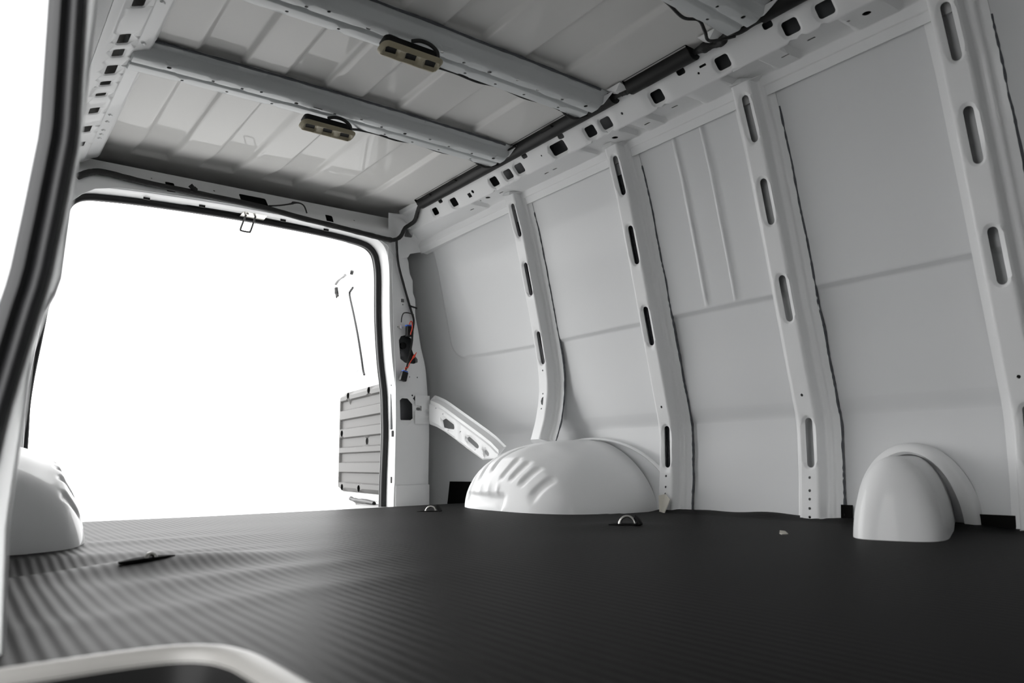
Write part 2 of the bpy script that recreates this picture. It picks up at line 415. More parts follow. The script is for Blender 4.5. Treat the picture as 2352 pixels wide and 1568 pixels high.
# ------------------------------------------------------------------ ceiling
ce = empty('ceiling', (CX, 1, 1.34)); struct(ce, 'white painted steel roof with pressed lengthwise beads', 'ceiling')
BE = [(.485, .615), (.742, .870), (1.000, 1.130), (1.282, 1.435)]
def roof_z(x, y, a, b):
    z = 1.352 + .012*(1-((x-CX)/.75)**2)
    z += .034*sstep(2.86, 3.13, y)
    if y > 3.0: a, b = 2.22, 3.19
    if b > 3.5: b = 3.19
    for l, r in BE:
        w_ = min(x-l, r-x); e = min(w_, (y-a-.055)*.6, (b-.055-y)*.6)
        z += .014*sstep(-.007, .012, e)
    return z
def roof_panel(a, b):
    xs = merge_vals(frange(-.30, .30, .1), frange(.33, 1.65, .02), [v+d for l, r in BE for v, s in ((l, 1), (r, -1)) for d in [s*k*.0035 for k in range(-2, 6)]], frange(1.68, 2.15, .08))
    ys = merge_vals(frange(a, b, .05), frange(a+.04, a+.10, .006), frange(min(b, 3.19)-.10, min(b, 3.19)-.04, .006))
    o = grid('roof_panel', xs, ys, lambda x, y: (x, y, roof_z(x, y, a, b)), ROOFP, None, smooth=50)
    adopt(ce, o)
roof_panel(2.22, 3.60); roof_panel(1.70, 2.22); roof_panel(1.10, 1.70); roof_panel(FRONT, 1.10)
def bow(yc):
    pr = round_poly([(yc-.072, 1.358), (yc-.070, 1.350), (yc-.050, 1.346), (yc-.042, 1.316), (yc-.032, 1.310), (yc-.002, 1.309), (yc+.004, 1.321), (yc+.014, 1.321), (yc+.020, 1.313), (yc+.062, 1.316), (yc+.066, 1.358)], .004)
    S, f2 = profile(pr)
    def at_y(v): return min(frange(0, S[-1], .001), key=lambda q: abs(f2(q)[0]-v))
    sf, sg = at_y(yc-.018), at_y(yc+.042); holes = []
    for i, x in enumerate((.42, .545, .63, .685, .80, .93, 1.02, 1.10, 1.19, 1.285, 1.37, 1.47, 1.56)):
        holes.append((circ(x, sf+(.005 if i % 3 else -.006), .0048 if i % 4 else .0066, 10), False))
    for x in (.47, .60, .74, 1.14, 1.25, 1.36, 1.50): holes.append((circ(x, sg, .0046, 10), False))
    holes.append((rrect(.87, sf, .03, .006, .002), False))
    out = [(.30, 0)] + [(x, 0) for x in frange(.30, 1.63, .05)[1:-1]] + [(1.63, 0), (1.63, S[-1])] + [(x, S[-1]) for x in frange(1.63, .30, .05)[1:-1]] + [(.30, S[-1])]
    def f(x, s, d):
        y, z = f2(s)
        return (x, y, z+.010*(1-((x-CX)/.7)**2)-.006)
    o = plate('roof_bow', out, holes, f, BOWP, None, cols=frange(.325, 1.605, .04), rows=S[1:-1]+[sf, sg], smooth=35)
    adopt(ce, o)
    # adhesive squeeze-out on the front flange
    pts = [(x, yc-.074-.005*noise.noise(Vector((x*7, yc, 3))), 1.3485+.010*(1-((x-CX)/.7)**2)-.003) for x in frange(.36, 1.58, .02)]
    a = tube('adhesive_bead', pts, .0042, SEAL, o, seg=6, sm=1, jitter=.4)
    # end bracket
    pl = [(yc-.10, 1.343), (yc+.09, 1.343), (yc+.05, 1.322), (yc-.05, 1.318)]
    br = obj('bow_bracket', [(1.612+dx, y, z) for dx in (0, .003) for y, z in pl], [(0, 1, 2, 3), (7, 6, 5, 4), (0, 4, 5, 1), (1, 5, 6, 2), (2, 6, 7, 3), (3, 7, 4, 0)], PAINT, o, 0)
for yc in (2.222, 1.705, 1.10): bow(yc)

# ------------------------------------------------------------------ left wall
wl = empty('wall_left'); struct(wl, 'white steel side wall beside the open side door', 'wall')
grid('wall_panel', frange(.95, 3.57, .1), frange(-.06, 1.40, .05), lambda y, z: (2*CX-XS(z), y, z), PAINT, wl)
def left_beam(y, z, d): return (interp(z, [.6, .95, 1.10, 1.27], [.02, .10, .165, .226])-d, y, z)
plate('inner_panel', [(.96, .62), (3.12, .62), (3.12, 1.268), (.96, 1.268)], [(circ(1.62, 1.07, .010), False), (rrect(1.63, 1.03, .02, .014, .003), False), (circ(2.5, 1.0, .008), False), (circ(2.25, 1.14, .007), False), (rrect(2.0, 1.16, .05, .02, .004), True)], left_beam, PAINT, wl, cols=frange(1.0, 3.1, .1), rows=frange(.64, 1.26, .04))
prl = round_poly([(.226, 1.266), (.250, 1.270), (.256, 1.280), (.318, 1.306), (.322, 1.318), (.362, 1.334), (.372, 1.352)], .004)
SL, fl2 = profile(prl)
lh = []
for y, ww in ((1.30, .09), (1.55, .05), (1.66, .05), (1.855, .10), (2.08, .055), (2.165, .045), (2.275, .06), (2.37, .03), (2.455, .025), (2.585, .05), (2.75, .06), (2.90, .05)):
    lh.append((rrect(y, SL[-1]*.37, ww, .030, .006), True))
plate('roof_rail', [(.6, 0), (3.12, 0), (3.12, SL[-1]), (.6, SL[-1])], lh, lambda y, s, d: (fl2(s)[0]-d*.4, y, fl2(s)[1]+d*.9), PAINT, wl, cols=frange(.65, 3.1, .06), rows=SL[1:-1], lip=.003, lipw=.006, smooth=30)
for y in (1.90, 2.13, 2.66, 2.72, 2.80, 2.84, 2.88): # weld dimples on the flange
    V_, F_ = tube_data([(.335, y-.006, 1.3225), (.342, y+.006, 1.3255)], .005, 8); obj('weld_spot', V_, F_, PAINT, wl, 40)
# rear jamb of the side door
JZ = [-.20, 0, .126, .23, .30, .34, .37, .44, .53, .70, .95, 1.25, 1.40]
JI = [.055, .060, .054, .060, .062, .070, .082, .085, .090, .094, .098, .112, .12]
JS = [.030, .030, .032, .044, .056, .063, .069, .076, .084, .081, .080, .088, .09]
ji = lambda z: interp(z, JZ, JI); js = lambda z: interp(z, JZ, JS)
zs = frange(-.20, 1.40, .02)
def jamb(k, z):
    xi, xs_ = ji(z), js(z)
    P = [(-.30, 1.00), (-.26, .965), (-.20, .955), (-.12, .955), (-.09, .948), (-.06, .925), (xs_-.040, .915), (xs_-.034, .908), (xs_, .905), (xs_+.006, .902), (xi-.003, .903), (xi, .908), (xi+.002, .93), (xi-.002, 1.00), (xi-.03, 1.05), (xi-.08, 1.15)]
    return (P[k][0], P[k][1], z)
grid('door_jamb', list(range(16)), zs, jamb, PAINT, wl, solid=.0, smooth=50)
# body above the side door opening, and a light-blocking panel ahead of it
sd = grid('door_header', [0, 1, 2, 3, 4], [FRONT, -.5, .2, .93], lambda k, y: [(.372, y, 1.352), (.30, y, 1.29), (.12, y, 1.25), (.02, y, 1.22), (-.02, y, 1.36)][k], PAINT, wl, smooth=0)
d2 = grid('side_light_blocker', [0, .5, 1], frange(-.75, 1.36, .1), lambda u, z: (-.06-.02*math.cos(z*2), FRONT+u*(.42-FRONT), z), PAINT, wl)  # unseen panel added to cut light coming in from the side
# bulkhead behind the camera
wf = obj('wall_front', [(-.3, FRONT, -.3), (2.2, FRONT, -.3), (2.2, FRONT, 1.42), (-.3, FRONT, 1.42)], [(0, 1, 2, 3)], PAINT); struct(wf, 'white bulkhead closing the front of the load space', 'wall')

# ------------------------------------------------------------------ rear frame: header, posts
wb = empty('wall_rear', (CX, 3.2, 0)); struct(wb, 'white rear door frame with header and corner posts', 'wall')
OPX = [(-.05, .225, 1.630), (.103, .222, 1.632), (.30, .218, 1.637), (.40, .216, 1.634), (.507, .222, 1.628), (.65, .236, 1.608), (.816, .252, 1.594), (.93, .262, 1.590), (1.05, .276, 1.588)]
def opening(n=8):
    """outline of the rear door opening, left foot -> over the top -> right foot, as (x, z)"""
    L = [(a, z) for z, a, b in OPX]; R_ = [(b, z) for z, a, b in OPX][::-1]
    top = [(.281, 1.11), (.292, 1.155), (.315, 1.185), (.352, 1.203), (.42, 1.212), (.55, 1.221), (.75, 1.228), (.95, 1.231), (1.15, 1.229), (1.32, 1.224), (1.43, 1.217), (1.50, 1.209), (1.54, 1.195), (1.568, 1.165), (1.582, 1.115)]
    P = smooth_path([(x, 0, z) for x, z in L+top+R_], n)
    return [(p.x, p.z) for p in P]
OP = opening()
tn = len(OP)
def op_off(i, d):
    (ax, az), (bx, bz) = OP[max(0, i-2)], OP[min(tn-1, i+2)]; L = math.hypot(bx-ax, bz-az)
    nx, nz = -(bz-az)/L, (bx-ax)/L     # outward (left foot goes up: outward is -x)
    return (OP[i][0]+nx*d, OP[i][1]+nz*d)
# reveal of the opening: inner lip running round
rv = grid('door_reveal', list(range(tn)), list(range(6)), lambda i, k: (lambda q: (q[0], [3.245, 3.215, 3.20, 3.13, 3.108, 3.106][k], q[1]))(op_off(i, [.03, .022, .014, .009, .012, .030][k])), PAINT, None, smooth=50); adopt(wb, rv)
# outer closing sheet round the frame
oc = grid('outer_frame', list(range(tn)), [0, 1, 2], lambda i, k: (lambda q: (q[0], [3.245, 3.30, 3.56][k], q[1]))(op_off(i, [.03, .09, .46][k])), PAINT, None); adopt(wb, oc)
# right post inner face with holes
PRZ = [-.03, .1, .332, .496, .61, .672, .703, .796, .878, .942, .983, 1.047, 1.076, 1.129, 1.16]
PRX = [1.815, 1.817, 1.82, 1.81, 1.80, 1.787, 1.775, 1.758, 1.738, 1.743, 1.726, 1.725, 1.706, 1.701, 1.689]
PLZ = [-.03, .085, .379, .579, .784, .908, 1.033, 1.149, 1.2]
PLX = [1.644, 1.646, 1.649, 1.645, 1.632, 1.627, 1.620, 1.619, 1.60]
plx = lambda z: interp(z, PLZ, PLX); prx = lambda z: interp(z, PRZ, PRX)
zr = frange(-.03, 1.16, .03)
out = [(plx(z)-.011, z) for z in zr]+[(prx(z), z) for z in zr[::-1]]
cav1 = [(1.649, .742), (1.66, .762), (1.686, .77), (1.714, .756), (1.716, .711), (1.728, .682), (1.75, .659), (1.75, .644), (1.729, .636), (1.683, .638), (1.658, .655)]
cav2 = [(1.657, .46), (1.672, .473), (1.70, .472), (1.726, .447), (1.728, .38), (1.717, .371), (1.667, .371), (1.658, .384)]
ph = [(cav1, False), (cav2, True), (rrect(1.667, .933, .017, .017, .001), False), (circ(1.668, .914, .0035, 8), False), (rrect(1.755, .425, .022, .013, .006), False),
      ([(1.737, .485), (1.748, .473), (1.737, .461), (1.726, .473)], False), (circ(1.723, .487, .0045, 8), False), (circ(1.708, .573, .003, 8), False), (circ(1.749, .573, .003, 8), False), (circ(1.642, .805, .003, 8), False)]
def postf(x, z, d):
    t = sstep(prx(z)-.03, prx(z), x)
    return (x, 3.10+d*.8+.012*t*t+(.004 if z < .075 else 0), z)
post = plate('corner_post', out, ph, postf, PAINT, None, cols=frange(1.61, 1.81, .02), rows=frange(0, 1.15, .03), smooth=40); adopt(wb, post)
# outer edge of the post folds back
fold = grid('post_flange', zr, [0, 1, 2], lambda z, k: (prx(z)+[0, .006, .008][k], 3.112+[0, .006, .05][k], z), PAINT, None, smooth=50); adopt(wb, fold)
# back of the post cavities, their shade put into its dark colour
cv = box('post_cavity_shade', (1.64, 3.150, .33), (1.765, 3.16, .79), CAVSHADE); adopt(wb, cv)
for x, z, r in ((1.687, .683, .011), (1.672, .652, .012), (1.694, .725, .016)):
    V_, F_ = tube_data([(x, 3.149, z), (x, 3.136, z)], r, 14); c_ = obj('post_grommet', V_, F_, CAVSHADE if r < .015 else BLACKP, None); adopt(wb, c_)
# floor bracket at the post foot (a seam)
sm = grid('post_foot', frange(1.64, 1.82, .03), frange(-.03, .075, .02), lambda x, z: (x, 3.096+.010*sstep(1.79, 1.82, x), z), PAINT, None, solid=.002); adopt(wb, sm)
# left post, mirrored and plain
lp = grid('corner_post', zr, [0, 1], lambda z, k: (interp(z, [a for a, b, c in OPX], [b for a, b, c in OPX])-.012-.2*k, 3.10, z), PAINT, None); adopt(wb, lp)
# header inner panel
def hz(x): return 1.355-.004*((x-CX)/.6)**2
hh = [(rrect(.626, 1.275, .034, .055, .006), False), (rrect(.96, 1.290, .115, .052, .008), False), (rrect(1.295, 1.262, .034, .052, .006), False), (circ(.80, 1.303, .004, 8), False), (circ(1.42, 1.285, .004, 8), False), (circ(.56, 1.305, .003, 8), False)]
def low(x): return interp(x, [.22, .30, .36, .45, .75, .95, 1.15, 1.40, 1.50, 1.56, 1.60, 1.66], [1.05, 1.16, 1.205, 1.228, 1.243, 1.247, 1.244, 1.232, 1.222, 1.20, 1.165, 1.10])
xsn = frange(.24, 1.655, .04)
out = [(x, low(x)) for x in xsn]+[(x, 1.342) for x in xsn[::-1]]
hd = plate('header_panel', out, hh, lambda x, z, d: (x, 3.10+.055*sstep(1.25, 1.34, z)-.010*sstep(1.30, 1.24, z)+d*.5, z), PAINT, None, cols=frange(.28, 1.62, .05), rows=frange(1.10, 1.35, .012), smooth=40); adopt(wb, hd)
hb = box('header_shade_sheet', (.36, 3.185, 1.240), (1.58, 3.195, 1.335), BLACKP); adopt(wb, hb)  # black sheet painting the shade behind the header cutouts
# black blocks standing in for the shade of small slots in the reveal
for x, z, a in ((1.606, 1.13, 0), (1.618, .915, 0), (1.632, .655, 0), (1.644, .545, 1), (1.650, .31, 1), (1.648, .10, 1)):
    s_ = box('slot_shade_block', (x-.006, 3.135, z-.003-.011*a), (x+.006, 3.145+.01*(1-a), z+.003+.011*a), BLACKP); s_.location.x = -.004; adopt(wb, s_)
for x in (.55, .76, 1.10, 1.30):
    s_ = box('slot_shade_block', (x-.012, 3.150, low(x)-.014), (x+.012, 3.154, low(x)-.004), BLACKP); adopt(wb, s_)

# weatherstrip round the rear opening
def strip(k, i):
    d, y = [(.014, 3.198), (-.004, 3.196), (-.010, 3.202), (-.010, 3.214), (-.002, 3.220), (-.008, 3.226), (-.004, 3.238), (.014, 3.240)][k]
    q = op_off(i, d); return (q[0], y, q[1])
ws = grid('weatherstrip', list(range(8)), list(range(tn)), strip, RUBBER, None, smooth=60)
thing(ws, 'black rubber weatherstrip running round the rear door opening', 'weatherstrip')
# weatherstrip on the side door jamb, close to the lens
def sstrip(k, z):
    x = js(z); P = [(-.034, .910), (-.035, .896), (-.030, .888), (-.024, .886), (-.020, .890), (-.017, .894), (-.014, .888), (-.010, .884), (-.006, .885), (-.003, .892), (.0, .895), (.001, .907)]
    return (x+P[k][0], P[k][1], z)
ws2 = grid('weatherstrip', list(range(12)), zs, sstrip, RUBBER, None, smooth=60)
thing(ws2, 'thick blurred black rubber seal along the near side door jamb', 'weatherstrip')

# ------------------------------------------------------------------ open rear door seen through the opening
dr = empty('door_1', (1.70, 3.25, 0)); struct(dr, 'white rear door standing open with grey moulded trim panel', 'door')
HD = Vector((1.70, 3.25, 0)); DD = Vector((.10, .78, 0)).normalized(); DN = Vector((-DD.y, DD.x, 0))   # DN faces the opening
def dpt(Y, Z, off=0):
    """point of the door from its trace on the plane x = 1.72"""
    r = Y/1.72; t = (1.70*r-3.25)/(.78-.10*r); x = 1.70+.10*t; k = x/1.72
    return Vector((x, 3.25+.78*t, .18+(Z-.18)*k))+DN*off
far = [(3.871, .02), (3.874, .30), (3.862, .588), (3.80, .68), (3.846, .842), (3.927, 1.045), (3.985, 1.165), (3.98, 1.20), (3.95, 1.215)]
topd = [(3.925, 1.218), (3.837, 1.213), (3.669, 1.195), (3.50, 1.165), (3.36, 1.13)]
botd = [(3.36, -.02), (3.80, .005)]
pl = far+topd+botd
fr = [dpt(*p) for p in pl]; bk = [dpt(*p, -.055) for p in pl]
n = len(pl)
V = fr+bk; F = [tuple(range(n)), tuple(range(2*n-1, n-1, -1))]+[(i, i+n, (i+1) % n+n, (i+1) % n) for i in range(n)]
b_ = obj('door_body', V, F, PAINT, None, 0, bevel=.012); adopt(dr, b_)
# window blank and its seal line
wo = [(3.797, 1.095), (3.785, 1.118), (3.755, 1.130), (3.56, 1.128), (3.42, 1.115), (3.40, .612), (3.566, .622), (3.592, .632), (3.607, .655), (3.633, .73), (3.681, .853), (3.741, .982)]
o_ = obj('window_blank', [dpt(*p, .004) for p in wo]+[dpt(*p, -.001) for p in wo], [tuple(range(len(wo)))]+[(i, (i+1) % len(wo), (i+1) % len(wo)+len(wo), i+len(wo)) for i in range(len(wo))], PAINT, None, 0); adopt(dr, o_)
t_ = tube('window_seal', [dpt(*p, .008) for p in (wo[7:]+wo[:3])], .0065, RUBBER, None, seg=6, sm=3); adopt(dr, t_)
t_ = tube('window_seal', [dpt(*p, .009) for p in ((3.525, 1.126), (3.50, 1.115), (3.47, 1.03), (3.44, .95))], .005, RUBBER, None, seg=6, sm=3); adopt(dr, t_)
# channel along the window frame
t_ = tube('frame_channel', [dpt(*p, .0) for p in ((3.87, 1.10), (3.80, .94), (3.745, .80), (3.69, .66))], .018, PAINT, None, seg=10, sm=4, flat=.5); adopt(dr, t_)
# trim panel with stepped bands
bands = [(.555, .507, 1), (.507, .457, 0), (.457, .407, 1), (.407, .359, 0), (.359, .310, 1), (.310, .260, 0), (.260, .230, 1), (.230, .181, 0), (.181, .130, 1), (.130, .077, 0), (.077, .028, 1)]
lead = lambda s, zl: zl   # bands stay level on the door
DZ = lambda Yv, zl: (lambda k: .18+(zl-.18)/k*1.0)((lambda r: (1.70+.10*((1.70*r-3.25)/(.78-.10*r)))/1.72)(Yv/1.72))
zz = []
for hi, lo_, up in bands: zz += [(hi-.002, .024 if up else .008), (lo_+.002, .024 if up else .008)]
kf = 1.80/1.72
zz = [(.18+(z-.18)*kf*1.0, o) for z, o in zz]
zt, zb_ = zz[0][0], zz[-1][0]
TZ = [a for a, b in zz][::-1]; TO = [b for a, b in zz][::-1]
POCK = [(3.753, .531), (3.503, .531), (3.822, .335), (3.545, .284), (3.805, .053), (3.60, .053)]
def pock(Y, Z, k=1): return [(Y+.016*k*math.cos(2*PI*q/14), .18+(Z-.18)*kf+.018*k*math.sin(2*PI*q/14)) for q in range(14)]
tout = [(3.30, zb_), (3.835, zb_), (3.855, zb_+.008), (3.866, zb_+.022), (3.870, zb_+.045), (3.870, zt-.045), (3.866, zt-.022), (3.855, zt-.008), (3.835, zt), (3.30, zt)]
def tr(Y, z, d):
    a = dpt(Y, .3); e = pdist((Y, z), tout)
    o = interp(z, TZ, TO)
    if e < .012 and Y > 3.80: o = .020
    if e < .002: o = .004
    return Vector((a.x, a.y, z))+DN*o
trr = [v+q for v in TZ for q in (-.0015, .0015)]
tp = plate('trim_panel', tout, [(pock(*p), False) for p in POCK], tr, TRIM, None, cols=frange(3.315, 3.835, .02)+[3.845, 3.852, 3.858, 3.863, 3.8675], rows=merge_vals(trr, [(a+b)/2 for a, b in zip(TZ[::2], TZ[1::2])]), solid=0, smooth=20); adopt(dr, tp)
for Y, Z in POCK:
    a = dpt(Y, .3); rim_ = pock(Y, Z); V_ = []; n_ = len(rim_)
    zc = .18+(Z-.18)*kf; o0 = interp(zc, TZ, TO)
    for kk, oo in ((1, None), (.9, .004), (.5, .002)):
        for y_, z_ in pock(Y, Z, kk): p_ = dpt(y_, .3); V_.append(Vector((p_.x, p_.y, z_))+DN*(interp(z_, TZ, TO) if oo is None else oo))
    F_ = [(r_*n_+q, r_*n_+(q+1) % n_, (r_+1)*n_+(q+1) % n_, (r_+1)*n_+q) for r_ in range(2) for q in range(n_)]+[tuple(range(2*n_, 3*n_))]
    obj('fastener_pocket', V_, F_, POCKM, tp, 40)  # cup coloured dark to paint the shade of the recess
# latch, bracket, bottom link
for nm, pts, r_, mm in (('door_latch', ((3.985, 1.175), (3.982, 1.15), (3.976, 1.13), (3.968, 1.115)), .013, BLACKP), ('latch_rod', ((3.955, 1.11), (3.93, 1.085), (3.915, 1.07)), .008, STEEL)):
    t_ = tube(nm, [dpt(*p, .004) for p in pts], r_, mm, None, seg=8, sm=3, jitter=.5); adopt(dr, t_)
t_ = tube('latch_bracket', [dpt(*p, -.01) for p in ((4.03, 1.205), (3.99, 1.222), (3.95, 1.226), (3.90, 1.232))], .010, DSTEEL, None, seg=8, sm=3); adopt(dr, t_)
t_ = tube('rubber_bumper', [dpt(3.84, 1.225, -.02), dpt(3.83, 1.245, -.02)], .011, BLACKP, None, seg=10, sm=1); adopt(dr, t_)
t_ = tube('lower_link', [dpt(*p, .01) for p in ((3.72, -.004), (3.66, -.012), (3.58, -.013), (3.45, -.02))], .012, BLACKP, None, seg=8, sm=3, jitter=.3); adopt(dr, t_)
t_ = tube('door_step_edge', [dpt(*p, .0) for p in ((3.66, -.025), (3.36, -.055))], .014, TRIM, None, seg=8, sm=1); adopt(dr, t_)

# ------------------------------------------------------------------ rubber floor mat
def mat_z(x, y):
    z = .0
    lf = 1-sstep(.38, .80, x)
    z += lf*(.018*math.exp(-((y-1.50-.15*(x-.3))/.075)**2)*math.exp(-((x-.34)/.22)**2) + .004*math.exp(-((y-1.25-.12*x)/.055)**2)*sstep(.15, .3, x)+.002*math.exp(-((y-1.02-.12*x)/.05)**2))
    z -= lf*.014*math.exp(-((y-1.62)/.10)**2)*math.exp(-((x-.12)/.16)**2)
    z += lf*(.004*math.exp(-((y-2.05+.1*x)/.06)**2)+.003*math.exp(-((y-1.80+.2*x)/.05)**2))
    z += .0032*noise.noise(Vector((x*1.2+3, y*4.0, .3)))*(.35+lf)
    z += .018*sstep(1.93, 2.03, x)*(.5+.5*noise.noise(Vector((x, y*6, 2))))
    z += .010*math.exp(-((math.hypot(x-1.47, y-1.50))/.10)**2)
    return z
WYC, WRY, WZ = 2.24, .43, .262
def foot(x, y, xw, xi, shrink):
    t = abs(x-xw)/abs(xi-xw); r = abs(y-WYC)/WRY
    return t < 1.5 and (t**3.5+r**3.5) < shrink**3.5
path = [(-.10, .805), (.0, .806), (.09, .808), (.15, .807), (.193, .798), (.218, .776), (.230, .745), (.235, .70), (.237, .55), (.238, .30), (.239, -.1), (.24, FRONT)]
PT = smooth_path([(x, y, 0) for x, y in path], 6); npth = len(PT)
WELLP = [(p.x, p.y) for p in PT]+[(-.4, FRONT), (-.4, .805)]
def keep(x, y):
    if foot(x, y, 2.06, 1.60, .95) or foot(x, y, -.20, .285, .95): return False
    if inside((x, y), WELLP): return False
    if x < .05 and y < .92: return False
    return True
xs = merge_vals(frange(-.20, .60, .01), frange(.60, 1.90, .04), frange(1.90, 2.04, .02)); ys = merge_vals(frange(FRONT, .6, .1), frange(.6, .84, .01), frange(.84, 2.81, .02))
matob = grid('floor_mat', xs, ys, lambda x, y: (x, y+(.008*noise.noise(Vector((x*3, 1, 0))) if y > 2.80 else 0), mat_z(x, y)-(.004 if y > 2.80 else 0)), MATM, None, solid=.004, smooth=60, keep=keep)
thing(matob, 'black ribbed rubber mat lying in waves over the load floor', 'floor mat')
for y0, y1, zt, xo in ((2.86, 3.14, .085, -.02), (1.165, 1.245, .045, 0), (.74, .84, .036, 0)):
    grid('mat_flap', frange(y0, y1, .02), frange(-.02, zt, .02), lambda y, z, xo=xo: (XS(z)-.012-TP(y), y, z), MATM, matob, solid=.004)

# ------------------------------------------------------------------ wheel housings
def housing(xw, xi, label):
    m_ = 3.4; TH = frange(-.10, PI+.10, PI/150); PHI = frange(0, PI/2, PI/2/56)
    front = [.42, .66, .86, 1.06, 1.24]; rear = [1.80, 1.98, 2.16, 2.34, 2.52, 2.70, 2.86]
    def f(th, ph):
        c, s = max(0, math.cos(ph)), math.sin(ph); xn = s**(2/m_); r = c**(2/m_)
        ct = math.cos(th); fr_ = max(0, ct)
        sn = max(0, math.sin(th))
        if ct > 0: ct, sn = ct**1.16, sn**1.16
        y0 = WYC-ct*WRY*r*(1-.22*(1-xn)*(1 if ct > 0 else 0))
        g = 0
        for a in (2.63, 2.575, 2.52, 2.46, 2.39, 2.31): g += math.exp(-((y0-a-.16*(ph-.85))/.012)**4)*sstep(.50, .62, ph)*(1-sstep(1.06, 1.16, ph))
        for a in (2.225, 2.165, 2.105, 2.035): g += math.exp(-((y0-a-.16*(ph-1.05))/.014)**4)*sstep(.84, .96, ph)*(1-sstep(1.24, 1.34, ph))
        dent = .8*math.exp(-((y0-2.12)/.10)**4)*math.exp(-((ph-.66)/.20)**4)
        k = 1-.034*g-.045*dent
        y = WYC+(y0-WYC)*(1-.2*(1-k)); z = sn*WZ*r*k if th >= 0 and th <= PI else -.10*abs(math.sin(th))
        x = xn-.016*g-.01*dent
        # inner face: ledge low on the rear half
        inn = sstep(.86, .96, xn)
        x -= inn*.020*math.exp(-((z-.045)/.02)**4)*sstep(2.20, 2.24, y)*(1-sstep(2.50, 2.54, y))
        for b in (2.27, 2.33, 2.39, 2.45): x += inn*.010*math.exp(-((y-b)/.012)**2)*math.exp(-((z-.085)/.018)**2)
        # inner face leans outward towards the top
        x -= .06*max(0, z)/WZ*inn
        return (xw+(xi-xw)*x, y, z-.005)
    o = grid('wheel_housing', TH, PHI, f, PAINT, None, smooth=60)
    thing(o, label, 'wheel arch', 'wheel housings')
    e = []
    for th in frange(.02, PI-.02, .05): e.append((xw+(xi-xw)*.03, WYC-math.cos(th)*(WRY+.012), math.sin(th)*(WZ+.004)-.005))
    tube('housing_flange', e, .012, PAINT, o, seg=8, sm=1, flat=.45)
    return o
hr = housing(2.06, 1.605, 'white pressed steel wheel housing below the short rib on the far wall')
housing(-.20, .285, 'white rounded wheel housing at the left edge behind the door jamb')
clip = obj('housing_clip', [(1.95, 1.795, -.005), (1.93, 1.760, -.005), (1.96, 1.755, .045), (1.99, 1.80, .060), (1.97, 1.815, .055)], [(0, 1, 2), (0, 2, 3, 4)], CREAM, hr, 0, solid=.003)

# ------------------------------------------------------------------ filler pipe hood
HW = Vector((2.05, .990, 0)); HC = Vector((1.735, .876, 0)); HA = (HC-HW).normalized(); HB = Vector((-HA.y, HA.x, 0)); HL = (HC-HW).length
def hood(u, th):
    c, s_ = math.cos(th), max(0, math.sin(th))
    b = math.copysign(abs(c)**.95, c)*.085; z = .188*s_**.88
    if u <= 1: a = HL*u
    else:
        ph = (u-1)*PI/2; a = HL+.095*math.sin(ph)**.75; k = max(0, math.cos(ph))**.55; b *= k; z *= k
    fl_ = 1+.12*(1-min(1, z/.188))*(.4+.6*min(1, u))
    if u > 1: a = HL+(a-HL)*(1+.25*(1-min(1, z/.16)))
    return HW+HA*a+HB*(b*fl_)+Vector((0, 0, z-.008))
us = merge_vals(frange(0, 1, .1), frange(1, 2, .03))
fh = grid('filler_hood', us, frange(-.0, PI, PI/48), hood, PAINT, None, smooth=70)
thing(fh, 'white domed filler pipe cover standing on the mat beneath the bare panel', 'pipe cover')
def hfl(k, th):
    q = [(.124, .190, 2.035), (.130, .197, 2.022), (.152, .212, 2.026), (.158, .218, 2.040), (.160, .220, 2.066)][k]
    return (q[2], .992+q[0]*math.cos(th), q[1]*math.sin(th)-.006)
grid('hood_flange', list(range(5)), frange(0, PI, PI/40), hfl, PAINT, fh, smooth=60)

# ------------------------------------------------------------------ diagonal brace behind the wheel housing
def bline(y): return interp(y, [2.56, 2.624, 2.689, 2.955, 3.00, 3.065, 3.085], [.238, .282, .316, .446, .466, .487, .490])
bro = [(3.085, 0), (3.085, .137), (3.03, .136), (2.974, .136), (2.90, .134), (2.80, .134), (2.681, .126), (2.58, .06), (2.562, 0)]+[(y, 0) for y in frange(2.58, 3.07, .02)]
def bh(P): return [(y, bline(y)-z) for y, z in P]
brh = [(bh([(2.978, .367), (2.951, .374), (2.884, .341), (2.890, .322), (2.930, .326), (2.966, .334)]), True), (bh([(2.792, .280), (2.780, .287), (2.770, .284), (2.712, .250), (2.708, .240), (2.718, .233), (2.730, .236), (2.786, .268)]), True),
       (bh([(2.672, .222), (2.662, .229), (2.640, .214), (2.642, .202), (2.652, .200), (2.668, .212)]), True), (bh(circ(3.02, .425, .004, 8)), False), (bh(circ(2.965, .395, .003, 8)), False), (bh(circ(2.83, .31, .003, 8)), False)]
def brf(y, e, d):
    x = 1.80+.035*(3.085-y)/.5+.030*(1-sstep(.014, .024, e))+.005*(1-sstep(.038, .044, e))+.012*sstep(.118, .134, e)
    x -= .006*sstep(2.83, 2.842, y)*(1-sstep(2.86, 2.872, y))*sstep(.05, .06, e)
    return (x+d, y, bline(y)-e)
br = plate('diagonal_brace', bro, brh, brf, PAINT, None, cols=frange(2.575, 3.075, .0125), rows=[.007, .014, .019, .024, .031, .038, .041, .044, .055, .066, .077, .088, .099, .110, .118, .126], lip=.008, lipw=.008, smooth=35)
thing(br, 'slanting white pressed brace between rear corner post and wheel housing', 'brace')
grid('brace_foot', frange(1.735, 1.812, .011), frange(.355, .488, .012), lambda x, z: (x, 3.093-.008*math.exp(-((z-.43)/.008)**2)*sstep(1.76, 1.79, x)-.008*math.exp(-((z-.39)/.008)**2)*sstep(1.76, 1.79, x), z), PAINT, br, solid=.002, smooth=50, keep=lambda x, z: not (x < 1.768 and .410 < z < .440))

